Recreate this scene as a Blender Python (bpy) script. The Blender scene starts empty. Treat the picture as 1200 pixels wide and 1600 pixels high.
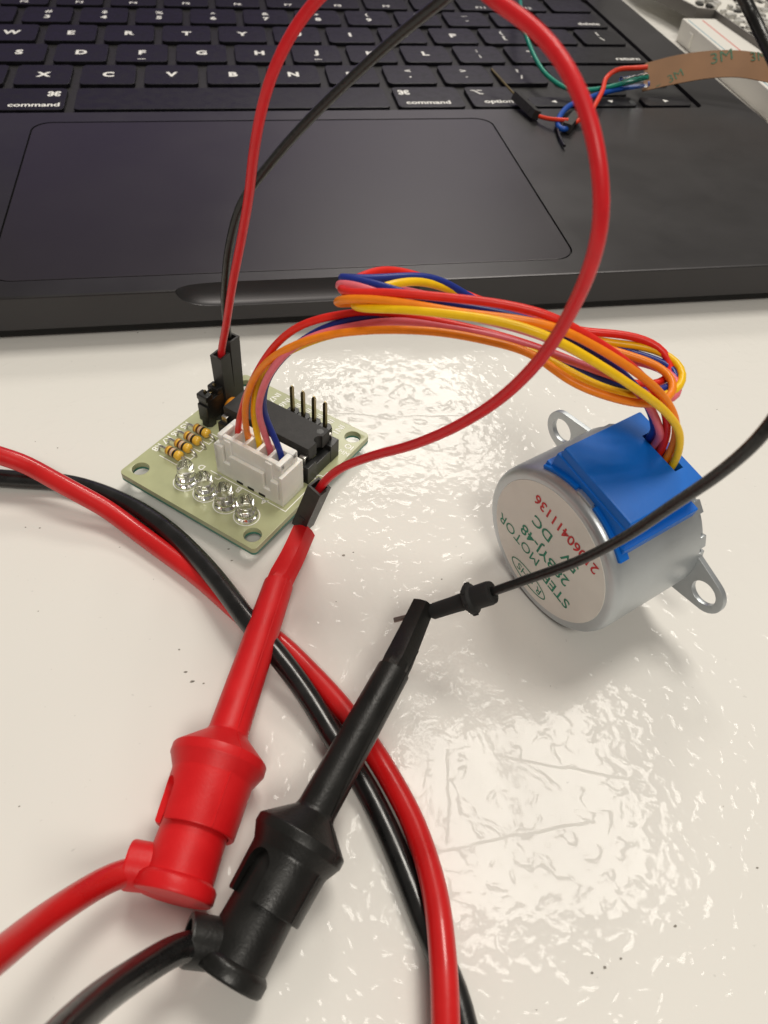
import bpy, bmesh, math, random
from mathutils import Vector, Matrix
random.seed(7)
S = bpy.context.scene
COL = S.collection
MM = 0.001                      # coordinates below are millimetres on a real desk
# measured positions (mm): x along the laptop's front edge, y away from the viewer, z up from the table top
D = {'cam_loc': (124.93, -249.61, 104.42),'cam_mat': [(0.983419, 0.090298, -0.157266),(-0.171472, 0.745261, -0.644347),(0.059021, 0.660631, 0.748387)], 'F': 1195.0, 'board_o': (100.34, -147.71, 3.7),'board_ang': -0.74461, 'red_jumper': [(120.22, -132.85, 13.2),(120.22, -132.85, 16.7),(121.73, -135.15, 24.58),(123.75, -139.48, 35.97),(125.6, -142.29, 44.63),(127.16, -145.38, 52.99),(128.19, -148.06, 60.26),(129.42, -149.54, 65.92),(131.06, -150.56, 70.73),(133.39, -150.98, 74.87),(136.35, -152.06, 78.57),(140.16, -156.44, 82.28),(144.2, -163.67, 84.92),(146.46, -172.43, 85.87),(148.13, -178.14, 85.31),(150.77, -181.55, 84.27),(152.53, -185.37, 82.68),(153.94, -188.74, 80.08),(154.64, -191.39, 77.27),(155.13, -193.14, 73.87),(155.37, -193.27, 69.8),(155.55, -191.5, 63.34),(155.1, -188.9, 56.13),(153.05, -186.1, 48.76),(149.83, -181.97, 40.95),(145.76, -177.17, 33.54),(141.29, -171.75, 26.58),(137.29, -167.47, 20.07),(134.82, -165.69, 15.07),(133.31, -165.13, 10.42)], 'red_con': [(134.39, -165.85, 14.84),(131.68, -164.04, 3.8)], 'black_jumper': [(121.84, -130.95, 14.7),(121.84, -130.95, 19.0),(121.83, -132.46, 26.92),(122.68, -134.73, 34.5),(123.82, -136.71, 41.05),(126.09, -138.24, 48.22),(130.34, -140.73, 54.99),(134.69, -143.82, 61.26),(139.29, -147.28, 67.27),(143.81, -152.03, 73.48),(146.47, -155.91, 77.38),(148.76, -159.07, 80.49),(151.79, -162.84, 84.56),(159.07, -164.79, 88.42),(169.07, -163.23, 87.86),(177.58, -161.49, 84.46),(180.85, -162.5, 81.6),(181.88, -164.77, 79.86),(181.77, -169.61, 78.35),(180.25, -180.22, 75.57),(177.21, -191.64, 71.78),(173.66, -200.3, 67.59),(171.23, -205.0, 63.04),(170.04, -205.77, 59.45),(169.21, -204.56, 53.63),(168.26, -201.56, 45.33),(166.59, -198.71, 36.74),(163.57, -196.01, 29.08),(159.83, -193.26, 22.64),(155.54, -191.59, 17.84)], 'black_sheath': [(155.72, -191.62, 17.85),(153.34, -190.78, 15.39),(148.11, -189.37, 11.1)], 'black_pin': [(149.57, -189.37, 11.81),(142.91, -188.44, 8.54)], 'motor_c': (167.4, -182.9, 14.05),'motor_axes': [(0.91882, 0.39381, 0.02618),(0.39214, -0.90338, -0.17359),(0.04471, -0.16976, 0.98447)], 'w_red': [(122.04, -148.67, 8.2),(122.04, -148.67, 11.7),(123.27, -152.62, 20.56),(125.19, -155.21, 28.08),(128.48, -156.88, 35.35),(132.31, -159.26, 40.79),(137.03, -161.53, 43.84),(142.72, -162.99, 45.11),(151.64, -166.59, 45.22),(159.84, -169.64, 44.32),(167.57, -172.24, 42.36),(173.27, -175.21, 41.01),(178.53, -176.38, 40.44),(181.94, -175.05, 40.97),(181.56, -172.03, 42.81),(179.51, -170.74, 43.49),(175.62, -169.33, 43.89),(170.64, -168.19, 43.83),(164.94, -165.13, 43.93),(156.8, -160.46, 44.9),(152.56, -158.36, 45.82),(148.51, -157.41, 47.12),(144.88, -157.67, 48.14),(142.27, -159.3, 48.86),(139.1, -161.98, 49.23),(137.07, -165.07, 50.15),(137.96, -167.82, 51.31),(141.97, -169.8, 52.45),(149.3, -172.43, 53.06),(155.87, -174.66, 53.19),(161.02, -176.61, 52.6),(165.04, -177.97, 50.93),(170.17, -178.86, 47.9),(175.55, -179.73, 43.61),(178.6, -179.93, 40.07),(180.27, -180.46, 36.62),(181.61, -179.9, 31.7),(181.48, -179.39, 28.74)], 'w_orange': [(123.8, -150.29, 8.2),(123.8, -150.29, 11.7),(123.63, -153.11, 18.87),(124.33, -155.78, 26.08),(126.36, -158.12, 32.5),(129.75, -160.64, 37.73),(134.88, -163.34, 41.83),(139.73, -165.72, 44.14),(144.56, -167.28, 45.14),(150.19, -168.95, 45.56),(156.5, -171.42, 45.42),(161.28, -173.4, 44.73),(165.89, -177.45, 42.87),(170.45, -179.7, 41.9),(175.25, -180.9, 41.2),(179.14, -179.96, 40.82),(181.07, -177.49, 41.35),(180.02, -174.86, 42.06),(176.16, -172.52, 42.59),(169.51, -168.8, 43.07),(161.45, -164.52, 43.72),(152.89, -161.68, 44.37),(143.88, -161.2, 45.56),(138.73, -163.2, 46.76),(136.42, -165.82, 48.7),(136.79, -167.72, 50.48),(139.69, -169.49, 51.57),(144.8, -171.79, 52.0),(150.51, -174.49, 52.22),(156.3, -176.45, 52.41),(161.65, -177.77, 51.73),(166.27, -178.83, 49.78),(171.46, -179.71, 46.78),(175.69, -180.27, 43.84),(179.31, -180.63, 40.28),(181.25, -181.21, 36.85),(182.12, -181.08, 31.47),(181.99, -180.57, 28.52)], 'w_yellow': [(125.64, -151.99, 8.2),(125.64, -151.99, 11.7),(125.14, -152.25, 17.25),(125.33, -153.58, 22.83),(126.43, -154.83, 28.67),(130.26, -159.28, 36.34),(136.06, -160.94, 40.13),(143.73, -163.1, 42.56),(153.47, -167.16, 43.78),(161.23, -171.28, 43.87),(166.63, -175.42, 42.77),(170.26, -177.52, 41.72),(175.52, -179.01, 40.88),(179.9, -178.86, 40.6),(182.54, -177.22, 41.23),(183.29, -174.96, 41.99),(182.02, -172.65, 42.38),(179.01, -170.84, 42.64),(173.66, -168.95, 42.47),(166.12, -165.16, 42.82),(158.59, -161.36, 43.83),(155.47, -160.98, 45.51),(150.35, -161.44, 48.05),(146.98, -162.39, 49.19),(143.74, -163.56, 49.51),(139.68, -165.0, 48.75),(138.17, -167.31, 49.12),(139.34, -169.51, 50.15),(142.56, -171.38, 51.21),(149.0, -174.28, 52.07),(155.34, -177.06, 52.35),(160.4, -179.27, 51.51),(166.24, -180.89, 48.67),(173.0, -182.01, 44.45),(177.79, -182.04, 40.75),(181.33, -182.25, 36.64),(182.63, -182.25, 31.25),(182.5, -181.74, 28.29)], 'w_pink': [(127.41, -153.61, 8.2),(127.41, -153.61, 11.7),(126.37, -154.95, 17.86),(125.9, -156.94, 24.06),(126.7, -159.0, 29.81),(128.45, -160.5, 34.9),(130.91, -160.98, 38.34),(135.14, -162.63, 41.82),(140.01, -163.9, 43.76),(145.06, -164.75, 44.75),(151.6, -166.97, 44.88),(158.84, -169.89, 44.56),(165.32, -172.7, 43.5),(172.58, -176.16, 42.05),(177.34, -179.06, 40.55),(180.41, -179.59, 40.07),(182.03, -177.85, 40.58),(181.84, -176.36, 41.15),(180.22, -174.01, 41.49),(176.6, -172.24, 41.59),(169.86, -168.69, 41.9),(161.73, -164.25, 42.67),(153.24, -160.18, 44.39),(145.74, -160.33, 46.7),(140.2, -161.66, 48.4),(136.74, -163.87, 49.77),(137.23, -164.42, 50.74),(140.5, -167.01, 51.2),(143.82, -169.0, 50.85),(146.76, -170.56, 50.8),(154.38, -173.21, 50.12),(162.14, -175.95, 48.72),(168.02, -177.92, 46.26),(173.97, -179.49, 42.81),(177.51, -180.19, 38.94),(179.57, -180.82, 35.5),(181.1, -178.73, 31.92),(180.97, -178.22, 28.97)], 'w_blue': [(129.24, -155.31, 8.2),(129.24, -155.31, 11.7),(128.0, -154.38, 16.02),(126.88, -153.66, 19.75),(126.77, -154.93, 24.64),(127.65, -155.99, 29.26),(129.88, -157.3, 33.95),(133.71, -159.32, 39.02),(137.8, -162.39, 43.26),(142.92, -163.05, 44.43),(151.98, -165.82, 43.95),(160.32, -168.79, 43.15),(167.23, -172.99, 42.32),(170.48, -175.26, 41.71),(173.3, -177.26, 41.25),(176.83, -178.0, 40.69),(180.35, -177.49, 40.53),(182.5, -175.75, 41.15),(181.23, -173.31, 41.64),(178.29, -171.59, 41.84),(174.52, -169.22, 41.75),(167.16, -165.25, 42.28),(160.3, -162.21, 43.46),(155.34, -161.27, 45.9),(151.71, -160.89, 48.13),(147.85, -161.12, 49.13),(144.44, -161.63, 49.32),(140.04, -162.34, 49.78),(136.93, -162.97, 50.59),(137.68, -164.07, 51.14),(140.27, -165.79, 51.54),(143.31, -167.95, 51.65),(147.74, -170.31, 51.22),(154.49, -172.33, 50.9),(161.52, -174.51, 49.83),(167.38, -176.52, 47.33),(173.65, -178.28, 43.12),(177.0, -179.45, 39.47),(179.13, -179.7, 35.7),(180.63, -177.64, 32.13),(180.5, -177.13, 29.18)], 'lead_red': [(75.02, -143.26, 9.0),(81.33, -145.8, 8.0),(84.62, -146.74, 7.0),(88.19, -148.98, 6.0),(93.54, -152.76, 4.8),(98.71, -155.97, 3.2),(102.18, -159.19, 2.2),(107.53, -164.7, 1.7),(112.75, -170.25, 1.7),(116.06, -174.2, 1.7),(120.29, -179.76, 1.7),(123.37, -183.18, 1.7),(126.37, -186.5, 1.7),(129.53, -191.1, 1.7),(132.14, -195.02, 1.7),(134.59, -199.3, 1.7),(137.49, -205.58, 1.9),(139.36, -210.72, 2.1),(140.93, -216.39, 2.6),(141.48, -221.46, 3.4),(141.52, -225.92, 4.6),(140.92, -231.29, 5.4),(140.08, -236.59, 5.4),(138.97, -241.94, 5.0)], 'lead_black': [(72.76, -143.6, 2.0),(79.36, -144.97, 1.8),(83.79, -145.87, 1.7),(88.57, -146.75, 1.7),(92.41, -147.99, 1.7),(98.12, -151.19, 1.7),(103.82, -155.73, 1.9),(109.4, -161.98, 2.4),(112.96, -167.41, 3.2),(116.35, -173.38, 4.2),(119.39, -179.48, 5.0),(121.43, -183.68, 5.2),(123.94, -187.42, 5.0),(126.43, -191.35, 4.2),(129.05, -195.8, 3.0),(132.1, -202.64, 2.0),(135.31, -209.68, 1.7),(137.26, -215.76, 1.7),(138.89, -222.4, 1.7),(139.88, -227.17, 1.7),(141.02, -231.76, 1.7),(142.04, -235.37, 1.7),(142.25, -238.87, 1.7),(142.1, -242.13, 1.7)], 'red_clip': {'e': (110.31, -221.01, 5.0),'ax': (363.15, 928.71, 74.98)}, 'red_tip': [(126.76, -176.37, 4.85),(129.08, -172.41, 5.4),(131.58, -166.09, 4.02)], 'red_clip_cable': [(110.0, -219.02, 6.0),(106.77, -218.57, 6.2),(103.81, -218.9, 7.0),(101.14, -220.14, 9.0),(99.02, -222.43, 12.0),(97.53, -225.23, 16.0),(96.65, -227.87, 20.0),(95.54, -230.44, 24.0)], 'black_clip': {'e': (116.08, -230.39, 4.9),'ax': (601.35, 779.26, 176.43)}, 'black_tip': [(141.31, -197.34, 10.56),(144.44, -192.3, 10.22),(147.23, -188.03, 11.14)], 'black_clip_cable': [(118.89, -226.32, 6.5),(114.99, -226.66, 7.0),(112.44, -227.57, 9.0),(109.73, -229.34, 13.0),(107.6, -231.61, 18.0),(105.93, -234.06, 23.0),(104.5, -236.96, 28.0),(103.71, -239.53, 32.0)], 'strip_bot': [(260.31, 0.81, 12.6),(270.23, 0.04, 15.0),(282.12, -1.62, 17.5),(290.33, -3.95, 18.5),(298.29, -8.33, 18.5),(311.21, -11.22, 17.0)], 'strip_top': [(262.73, 8.55, 18.44),(273.34, 7.96, 21.14),(284.8, 5.88, 23.18),(292.81, 3.32, 23.94),(299.81, -0.55, 24.19),(312.83, -3.1, 22.99)], 's_red': [(258.09, -2.46, 21.0),(253.29, -0.62, 20.0),(249.51, 1.76, 19.0),(246.74, 1.0, 17.0),(242.76, -6.79, 16.0),(238.15, -14.15, 15.0),(233.7, -20.19, 14.0),(229.55, -23.52, 13.5),(227.99, -24.12, 13.2)], 's_green': [(259.8, -1.9, 18.0),(254.83, 0.02, 16.0),(247.32, -0.57, 14.5),(239.34, -1.77, 14.0),(232.79, -1.51, 14.5),(228.11, 4.99, 16.0),(226.79, 15.98, 18.0),(226.98, 29.53, 21.0),(231.45, 49.63, 22.0),(241.71, 84.18, 20.0)], 's_blue': [(261.9, 0.63, 15.0),(255.78, 0.76, 14.0),(247.52, -0.98, 13.3),(237.72, -6.84, 13.2),(230.65, -11.75, 13.2),(225.81, -17.97, 13.2),(222.62, -23.95, 13.0),(222.07, -27.53, 12.8),(223.36, -28.46, 12.8),(224.95, -27.2, 13.0)], 's_con1': [(223.98, -28.11, 13.2),(230.03, -19.49, 13.2)], 's_orange': [(225.0, -25.93, 14.5),(222.3, -24.65, 14.2),(219.79, -22.37, 13.5),(218.28, -19.71, 13.2)], 's_con2': [(217.57, -18.75, 13.2),(214.84, -5.61, 13.8)], 's_pin': [(214.96, -6.63, 13.8),(209.98, 7.56, 17.0)], 's_black': [(221.98, -26.13, 12.6),(221.1, -29.45, 12.5),(220.52, -33.58, 12.4),(220.1, -38.27, 12.4)], 's_sleeve': [(259.99, -1.21, 17.0),(255.13, 0.35, 15.5),(252.09, 0.69, 15.0)], 'bb': [(318.99, 88.99, 8.5),(317.95, 53.51, 8.5),(325.33, 87.57, 8.5),(324.47, 52.89, 8.5)], 'tray': [(318, 130),(322.5, 112),(325.6, 95.6),(332.6, 93.1),(332.3, 88),(334, 30),(334, 0),(450, 0),(450, 160),(318, 160)], 'tray_in': [(319.0, 130.2),(323.4, 112.3),(326.4, 96.4),(333.4, 93.9),(333.1, 88),(334.8, 30),(334.8, 1.0),(448.5, 1.5),(448.5, 158.5),(319.7, 158.5)], 'specks': [(101.34, -100.61, 0.8),(111.42, -187.92, 1.2),(112.35, -189.68, 1.5),(114.03, -190.24, 0.8),(118.73, -164.88, 1.0),(119.16, -167.46, 0.9),(138.2, -168.76, 1.1),(139.95, -168.28, 0.8),(154.02, -175.93, 0.6),(135.63, -178.14, 0.4),(110.47, -183.85, 0.6),(88.68, -173.77, 0.5),(86.89, -156.16, 0.7),(84.53, -155.72, 0.5),(100.53, -162.17, 0.5),(171.46, -232.7, 0.9),(160.89, -235.62, 0.9),(159.14, -235.88, 0.7),(151.28, -238.43, 0.4),(163.2, -235.02, 0.7),(185.44, -227.86, 0.8),(87.88, -136.24, 0.5),(83.59, -133.99, 0.4),(106.32, -169.73, 0.3),(167.74, -133.56, 0.5),(157.4, -119.75, 0.4),(223.27, -139.39, 0.5),(212.2, -117.55, 0.6),(89.83, -205.12, 0.5),(166.27, -198.06, 0.3),(184.67, -219.52, 0.3),(130.29, -201.04, 0.3)], 'creases': [(0.12825, -0.21828, 0.14509, -0.21921),(0.14509, -0.21921, 0.16597, -0.21862),(0.15449, -0.20734, 0.16227, -0.21022),(0.16227, -0.21022, 0.1752, -0.21461),(0.14824, -0.20564, 0.14522, -0.21865),(0.13471, -0.13008, 0.15384, -0.13508),(0.15394, -0.1345, 0.16936, -0.13534)]}

# ------------------------------------------------------------------ camera, light, exposure
cam_d = bpy.data.cameras.new('camera'); cam = bpy.data.objects.new('camera', cam_d); COL.objects.link(cam)
cr = D['cam_mat']; cl = D['cam_loc']
cam.matrix_world = Matrix(((cr[0][0], cr[0][1], cr[0][2], cl[0]*MM), (cr[1][0], cr[1][1], cr[1][2], cl[1]*MM),
                           (cr[2][0], cr[2][1], cr[2][2], cl[2]*MM), (0, 0, 0, 1)))
cam_d.sensor_fit = 'VERTICAL'; cam_d.sensor_height = 32.0; cam_d.sensor_width = 24.0
cam_d.lens = 32.0 * D['F'] / 1600.0
cam_d.clip_start = 0.004; cam_d.clip_end = 30
cam_d.dof.use_dof = True; cam_d.dof.focus_distance = 0.128
cam_d.dof.aperture_fstop = cam_d.lens / 0.58
S.camera = cam

W = bpy.data.worlds.new('World'); S.world = W; W.use_nodes = True
W.node_tree.nodes['Background'].inputs[0].default_value = (1.0, 0.93, 0.84, 1)
W.node_tree.nodes['Background'].inputs[1].default_value = 0.22

def area(name, loc, sx, sy, watts, col=(1.0, 0.945, 0.855)):
    l = bpy.data.lights.new(name, 'AREA'); l.shape = 'RECTANGLE'; l.size = sx*MM; l.size_y = sy*MM
    l.energy = watts; l.color = col
    o = bpy.data.objects.new(name, l); COL.objects.link(o); o.location = [v*MM for v in loc]
    return o
# the two ceiling panels whose reflections lie on the table, and an added unseen fill lamp behind the camera for the fronts
area('ceiling_and_fill_light', (660, 1850, 1800), 620, 640, 23)
area('ceiling_and_fill_light', (690, 420, 1800), 620, 600, 23)
area('ceiling_and_fill_light', (100, -1500, 1800), 600, 600, 26)

S.view_settings.view_transform = 'Standard'; S.view_settings.look = 'None'
S.view_settings.exposure = -0.17; S.view_settings.gamma = 1.0
S.cycles.max_bounces = 10; S.cycles.caustics_reflective = False; S.cycles.caustics_refractive = True
S.cycles.use_denoising = True

# ------------------------------------------------------------------ materials
def nodes_of(m): return m.node_tree.nodes, m.node_tree.links
def mat(name, col, rough=0.5, metal=0.0, spec=0.5, coat=0.0, coat_r=0.1, var=0.0, vscale=400, bump=0.0, bscale=2000, trans=0.0, ior=1.5, sss=0.0, rvar=0.0):
    m = bpy.data.materials.new(name); m.use_nodes = True
    n, l = nodes_of(m); b = n['Principled BSDF']
    b.inputs['Base Color'].default_value = (*col, 1); b.inputs['Roughness'].default_value = rough
    b.inputs['Metallic'].default_value = metal; b.inputs['Specular IOR Level'].default_value = spec
    b.inputs['Coat Weight'].default_value = coat; b.inputs['Coat Roughness'].default_value = coat_r
    b.inputs['Transmission Weight'].default_value = trans; b.inputs['IOR'].default_value = ior
    if sss:
        b.inputs['Subsurface Weight'].default_value = sss; b.inputs['Subsurface Radius'].default_value = (1, .8, .6)
        b.inputs['Subsurface Scale'].default_value = 0.0008
    if var or bump or rvar:
        tc = n.new('ShaderNodeTexCoord')
    if var or rvar:
        t = n.new('ShaderNodeTexNoise'); t.inputs['Scale'].default_value = vscale; t.inputs['Detail'].default_value = 5
        l.new(tc.outputs['Object'], t.inputs['Vector'])
        if var:
            r = n.new('ShaderNodeMapRange'); r.inputs[1].default_value = .3; r.inputs[2].default_value = .7
            r.inputs[3].default_value = 1-var; r.inputs[4].default_value = 1+var
            l.new(t.outputs['Fac'], r.inputs[0])
            x = n.new('ShaderNodeVectorMath'); x.operation = 'SCALE'; x.inputs[0].default_value = col
            l.new(r.outputs[0], x.inputs['Scale']); l.new(x.outputs[0], b.inputs['Base Color'])
        if rvar:
            r2 = n.new('ShaderNodeMapRange'); r2.inputs[1].default_value = .3; r2.inputs[2].default_value = .7
            r2.inputs[3].default_value = max(.02, rough-rvar); r2.inputs[4].default_value = rough+rvar
            l.new(t.outputs['Fac'], r2.inputs[0]); l.new(r2.outputs[0], b.inputs['Roughness'])
    if bump:
        t2 = n.new('ShaderNodeTexNoise'); t2.inputs['Scale'].default_value = bscale; t2.inputs['Detail'].default_value = 3
        l.new(tc.outputs['Object'], t2.inputs['Vector'])
        bp = n.new('ShaderNodeBump'); bp.inputs['Strength'].default_value = 1; bp.inputs['Distance'].default_value = bump
        l.new(t2.outputs['Fac'], bp.inputs['Height']); l.new(bp.outputs[0], b.inputs['Normal'])
    return m

def table_material():
    m = bpy.data.materials.new('glossy_white_film'); m.use_nodes = True
    n, l = nodes_of(m); b = n['Principled BSDF']
    b.inputs['Roughness'].default_value = 0.55; b.inputs['Specular IOR Level'].default_value = 0.2
    b.inputs['Coat Weight'].default_value = 1.0; b.inputs['Coat Roughness'].default_value = 0.07; b.inputs['Coat IOR'].default_value = 1.245
    tc = n.new('ShaderNodeTexCoord')
    def noise(scale, detail=2, rough=.5, dist=0.0):
        t = n.new('ShaderNodeTexNoise'); t.inputs['Scale'].default_value = scale; t.inputs['Detail'].default_value = detail
        t.inputs['Roughness'].default_value = rough; t.inputs['Distortion'].default_value = dist
        l.new(tc.outputs['Object'], t.inputs['Vector']); return t
    def math_(op, a, bb=None, cc=None):
        x = n.new('ShaderNodeMath'); x.operation = op
        for i, v in enumerate((a, bb, cc)):
            if v is None: continue
            if isinstance(v, (int, float)): x.inputs[i].default_value = v
            else: l.new(v, x.inputs[i])
        return x.outputs[0]
    # faint dirt and yellowing of the white sheet
    big = noise(9, 4); ramp = n.new('ShaderNodeMapRange')
    for i, v in enumerate((.3, .7, .965, 1.02)): ramp.inputs[i+1].default_value = v
    l.new(big.outputs['Fac'], ramp.inputs[0])
    fine = noise(900, 3); r2 = n.new('ShaderNodeMapRange')
    for i, v in enumerate((.70, .80, 1.0, .80)): r2.inputs[i+1].default_value = v
    l.new(fine.outputs['Fac'], r2.inputs[0])
    f = math_('MULTIPLY', ramp.outputs[0], r2.outputs[0])
    x = n.new('ShaderNodeVectorMath'); x.operation = 'SCALE'; x.inputs[0].default_value = (.775, .757, .715)
    l.new(f, x.inputs['Scale']); l.new(x.outputs[0], b.inputs['Base Color'])
    # blistered film: patchy orange peel plus creases
    n1 = noise(TB1, 1, .4, .5); n2 = noise(TB2, 1); patch = noise(28, 2)
    pr_ = n.new('ShaderNodeMapRange')
    for i, v in enumerate((.36, .62, .75, 1.15)): pr_.inputs[i+1].default_value = v
    l.new(patch.outputs['Fac'], pr_.inputs[0])
    dim = math_('MAXIMUM', math_('SUBTRACT', n1.outputs['Fac'], .54), 0.0)
    h = math_('ADD', math_('ADD', math_('MULTIPLY', n1.outputs['Fac'], .45), math_('MULTIPLY', dim, 1.8)), math_('MULTIPLY', n2.outputs['Fac'], .13))
    h = math_('MULTIPLY', h, pr_.outputs[0])
    sep = n.new('ShaderNodeSeparateXYZ'); l.new(tc.outputs['Object'], sep.inputs[0])
    wob = noise(160, 2)
    wv = math_('MULTIPLY', math_('SUBTRACT', wob.outputs['Fac'], .5), .0016)
    for (x0, y0, x1, y1) in D['creases']:
        L = math.hypot(x1-x0, y1-y0); ux, uy = (x1-x0)/L, (y1-y0)/L
        dx = math_('SUBTRACT', sep.outputs[0], x0); dy = math_('SUBTRACT', sep.outputs[1], y0)
        al = math_('ADD', math_('MULTIPLY', dx, ux), math_('MULTIPLY', dy, uy))
        ac = math_('ADD', math_('ADD', math_('MULTIPLY', dx, -uy), math_('MULTIPLY', dy, ux)), wv)
        prof = math_('MAXIMUM', math_('SUBTRACT', 1.0, math_('ABSOLUTE', math_('DIVIDE', ac, .00022))), 0.0)
        inside = math_('MULTIPLY', math_('GREATER_THAN', al, 0.0), math_('LESS_THAN', al, L))
        h = math_('ADD', h, math_('MULTIPLY', math_('MULTIPLY', prof, inside), .30))
    bp = n.new('ShaderNodeBump'); bp.inputs['Strength'].default_value = 1; bp.inputs['Distance'].default_value = TBD
    l.new(h, bp.inputs['Height']); l.new(bp.outputs[0], b.inputs['Coat Normal'])
    return m
TB1, TB2, TBD = 420, 950, 0.00016

M = {}
M['table'] = table_material()
M['deck'] = mat('dark_anodised_metal', (.056, .054, .056), .37, .8, var=.08, vscale=45, bump=.000006, bscale=6000, rvar=.04)
M['pad'] = mat('dark_glass_trackpad', (.020, .0165, .0215), .36, .25, var=.05, vscale=30, rvar=.035)
M['well'] = mat('black_keyboard_well', (.012, .011, .012), .6, .2, var=.3, vscale=700)
M['key'] = mat('black_key_plastic', (.0055, .005, .0075), .42, 0, .25, var=.25, vscale=300, bump=.000006, bscale=5000, rvar=.08)
M['legend'] = mat('pale_key_print', (.85, .84, .80), .6)
M['groove'] = mat('groove_black', (.004, .004, .004), .7)
M['rubber'] = mat('black_rubber', (.008, .008, .008), .7)
M['pcb'] = mat('pale_green_board', (.44, .46, .26), .38, 0, .5, var=.07, vscale=250, coat=.3, coat_r=.2, sss=.0)
M['pcb_under'] = mat('green_board_underside', (.05, .22, .16), .35)
M['silk'] = mat('white_silkscreen', (.92, .92, .86), .5)
M['chip'] = mat('black_epoxy', (.022, .021, .020), .55, 0, .4, var=.2, vscale=900, bump=.00002, bscale=3500)
M['socket'] = mat('black_socket_plastic', (.013, .013, .013), .35, 0, .5)
M['dupont'] = mat('black_connector_plastic', (.03, .029, .027), .48, 0, .45, var=.15, vscale=700, bump=.00001, bscale=3000)
M['gold'] = mat('brassy_pin_metal', (.30, .24, .13), .3, 1.0)
M['pin'] = mat('dull_pin_metal', (.26, .21, .19), .35, .9)
M['steel'] = mat('tinned_metal', (.62, .60, .57), .3, 1.0)
M['white_pl'] = mat('white_nylon', (.84, .82, .76), .42, 0, .5, sss=.35, var=.03, vscale=300)
M['led'] = mat('clear_led_resin', (1, 1, 1), .03, trans=1.0, ior=1.38)
M['res'] = mat('resistor_tan', (.85, .50, .05), .3, coat=.4)
M['band_black'] = mat('resistor_band_black', (.02, .012, .01), .35)
M['band_brown'] = mat('resistor_band_brown', (.12, .045, .02), .35)
M['band_pale'] = mat('resistor_band_pale', (.62, .45, .36), .35)
M['band_gold'] = mat('resistor_band_gold', (.5, .25, .06), .35)
M['cap'] = mat('orange_capacitor', (.75, .28, .02), .35, coat=.4)
M['zinc'] = mat('zinc_plated_steel', (.50, .53, .55), .40, .8, var=.10, vscale=120, bump=.00001, bscale=2500, rvar=.07)
M['paper'] = mat('offwhite_label', (.74, .715, .66), .5, var=.05, vscale=160)
M['ink_green'] = mat('green_ink', (.02, .22, .13), .6, var=.3, vscale=1500)
M['ink_red'] = mat('red_ink', (.55, .02, .025), .6, var=.3, vscale=1500)
M['blue'] = mat('blue_plastic', (.002, .135, .56), .38, 0, .3, var=.08, vscale=160, bump=.00001, bscale=1800)
def wirem(name, c, coat=.12): return mat(name, c, .40, 0, .3, coat=coat, coat_r=.15, var=.06, vscale=700, bump=.00002, bscale=1400)
M['w_red'] = wirem('red_wire_sleeve', (.76, .022, .012)); M['w_orange'] = wirem('orange_wire_sleeve', (.92, .25, .008))
M['w_yellow'] = wirem('yellow_wire_sleeve', (.92, .56, .005)); M['w_pink'] = wirem('pink_wire_sleeve', (.78, .16, .20))
M['w_blue'] = wirem('blue_wire_sleeve', (.012, .03, .24))
M['j_red'] = wirem('red_jumper_sleeve', (.66, .012, .018)); M['j_black'] = mat('black_jumper_sleeve', (.006, .006, .0055), .3, 0, .5, var=.3, vscale=600, bump=.00008, bscale=1300)
M['c_red'] = mat('red_silicone_cable', (.56, .009, .010), .32, 0, .35, coat=.35, coat_r=.12, var=.12, vscale=130, bump=.00003, bscale=600, rvar=.08)
M['c_black'] = mat('black_silicone_cable', (.006, .006, .006), .3, 0, .5, coat=.3, coat_r=.15, var=.3, vscale=400, bump=.00003, bscale=700, rvar=.08)
M['p_red'] = mat('red_clip_plastic', (.64, .010, .013), .42, 0, .35, var=.06, vscale=250, bump=.00002, bscale=2600, rvar=.08)
M['p_black'] = mat('black_clip_plastic', (.008, .0078, .007), .38, 0, .42, var=.2, vscale=300, bump=.00003, bscale=2600, rvar=.06)
M['tape'] = mat('brown_backing_paper', (.215, .105, .043), .55, 0, .25, var=.08, vscale=120)
M['tape_ink'] = mat('dark_green_ink', (.02, .09, .035), .6, var=.4, vscale=1500)
M['s_green'] = wirem('green_thin_sleeve', (.01, .24, .17)); M['s_blue'] = wirem('blue_thin_sleeve', (.008, .07, .36)); M['s_red'] = wirem('orange_red_sleeve', (.75, .05, .02))
M['clear'] = mat('clear_shrink_sleeve', (.95, .97, .97), .12, trans=1.0, ior=1.3)
M['bb'] = mat('white_breadboard_plastic', (.74, .72, .67), .45)
M['bb_red'] = mat('breadboard_red_line', (.62, .10, .08), .5); M['bb_blue'] = mat('breadboard_blue_line', (.16, .34, .42), .5)
M['tray'] = mat('grey_cast_metal', (.17, .16, .15), .45, .7, var=.1, vscale=80)
M['tin'] = mat('silver_component', (.6, .59, .56), .4, .6, var=.2, vscale=900)
M['grime'] = mat('dark_crumb', (.24, .22, .19), .8, var=.5, vscale=3000)
def screen_material():
    m = bpy.data.materials.new('lit_screen'); m.use_nodes = True
    b = m.node_tree.nodes['Principled BSDF']
    b.inputs['Base Color'].default_value = (.01, .01, .01, 1); b.inputs['Roughness'].default_value = .2
    b.inputs['Emission Color'].default_value = (.40, .30, .62, 1); b.inputs['Emission Strength'].default_value = 0.45
    return m
M['screen'] = screen_material()

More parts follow.
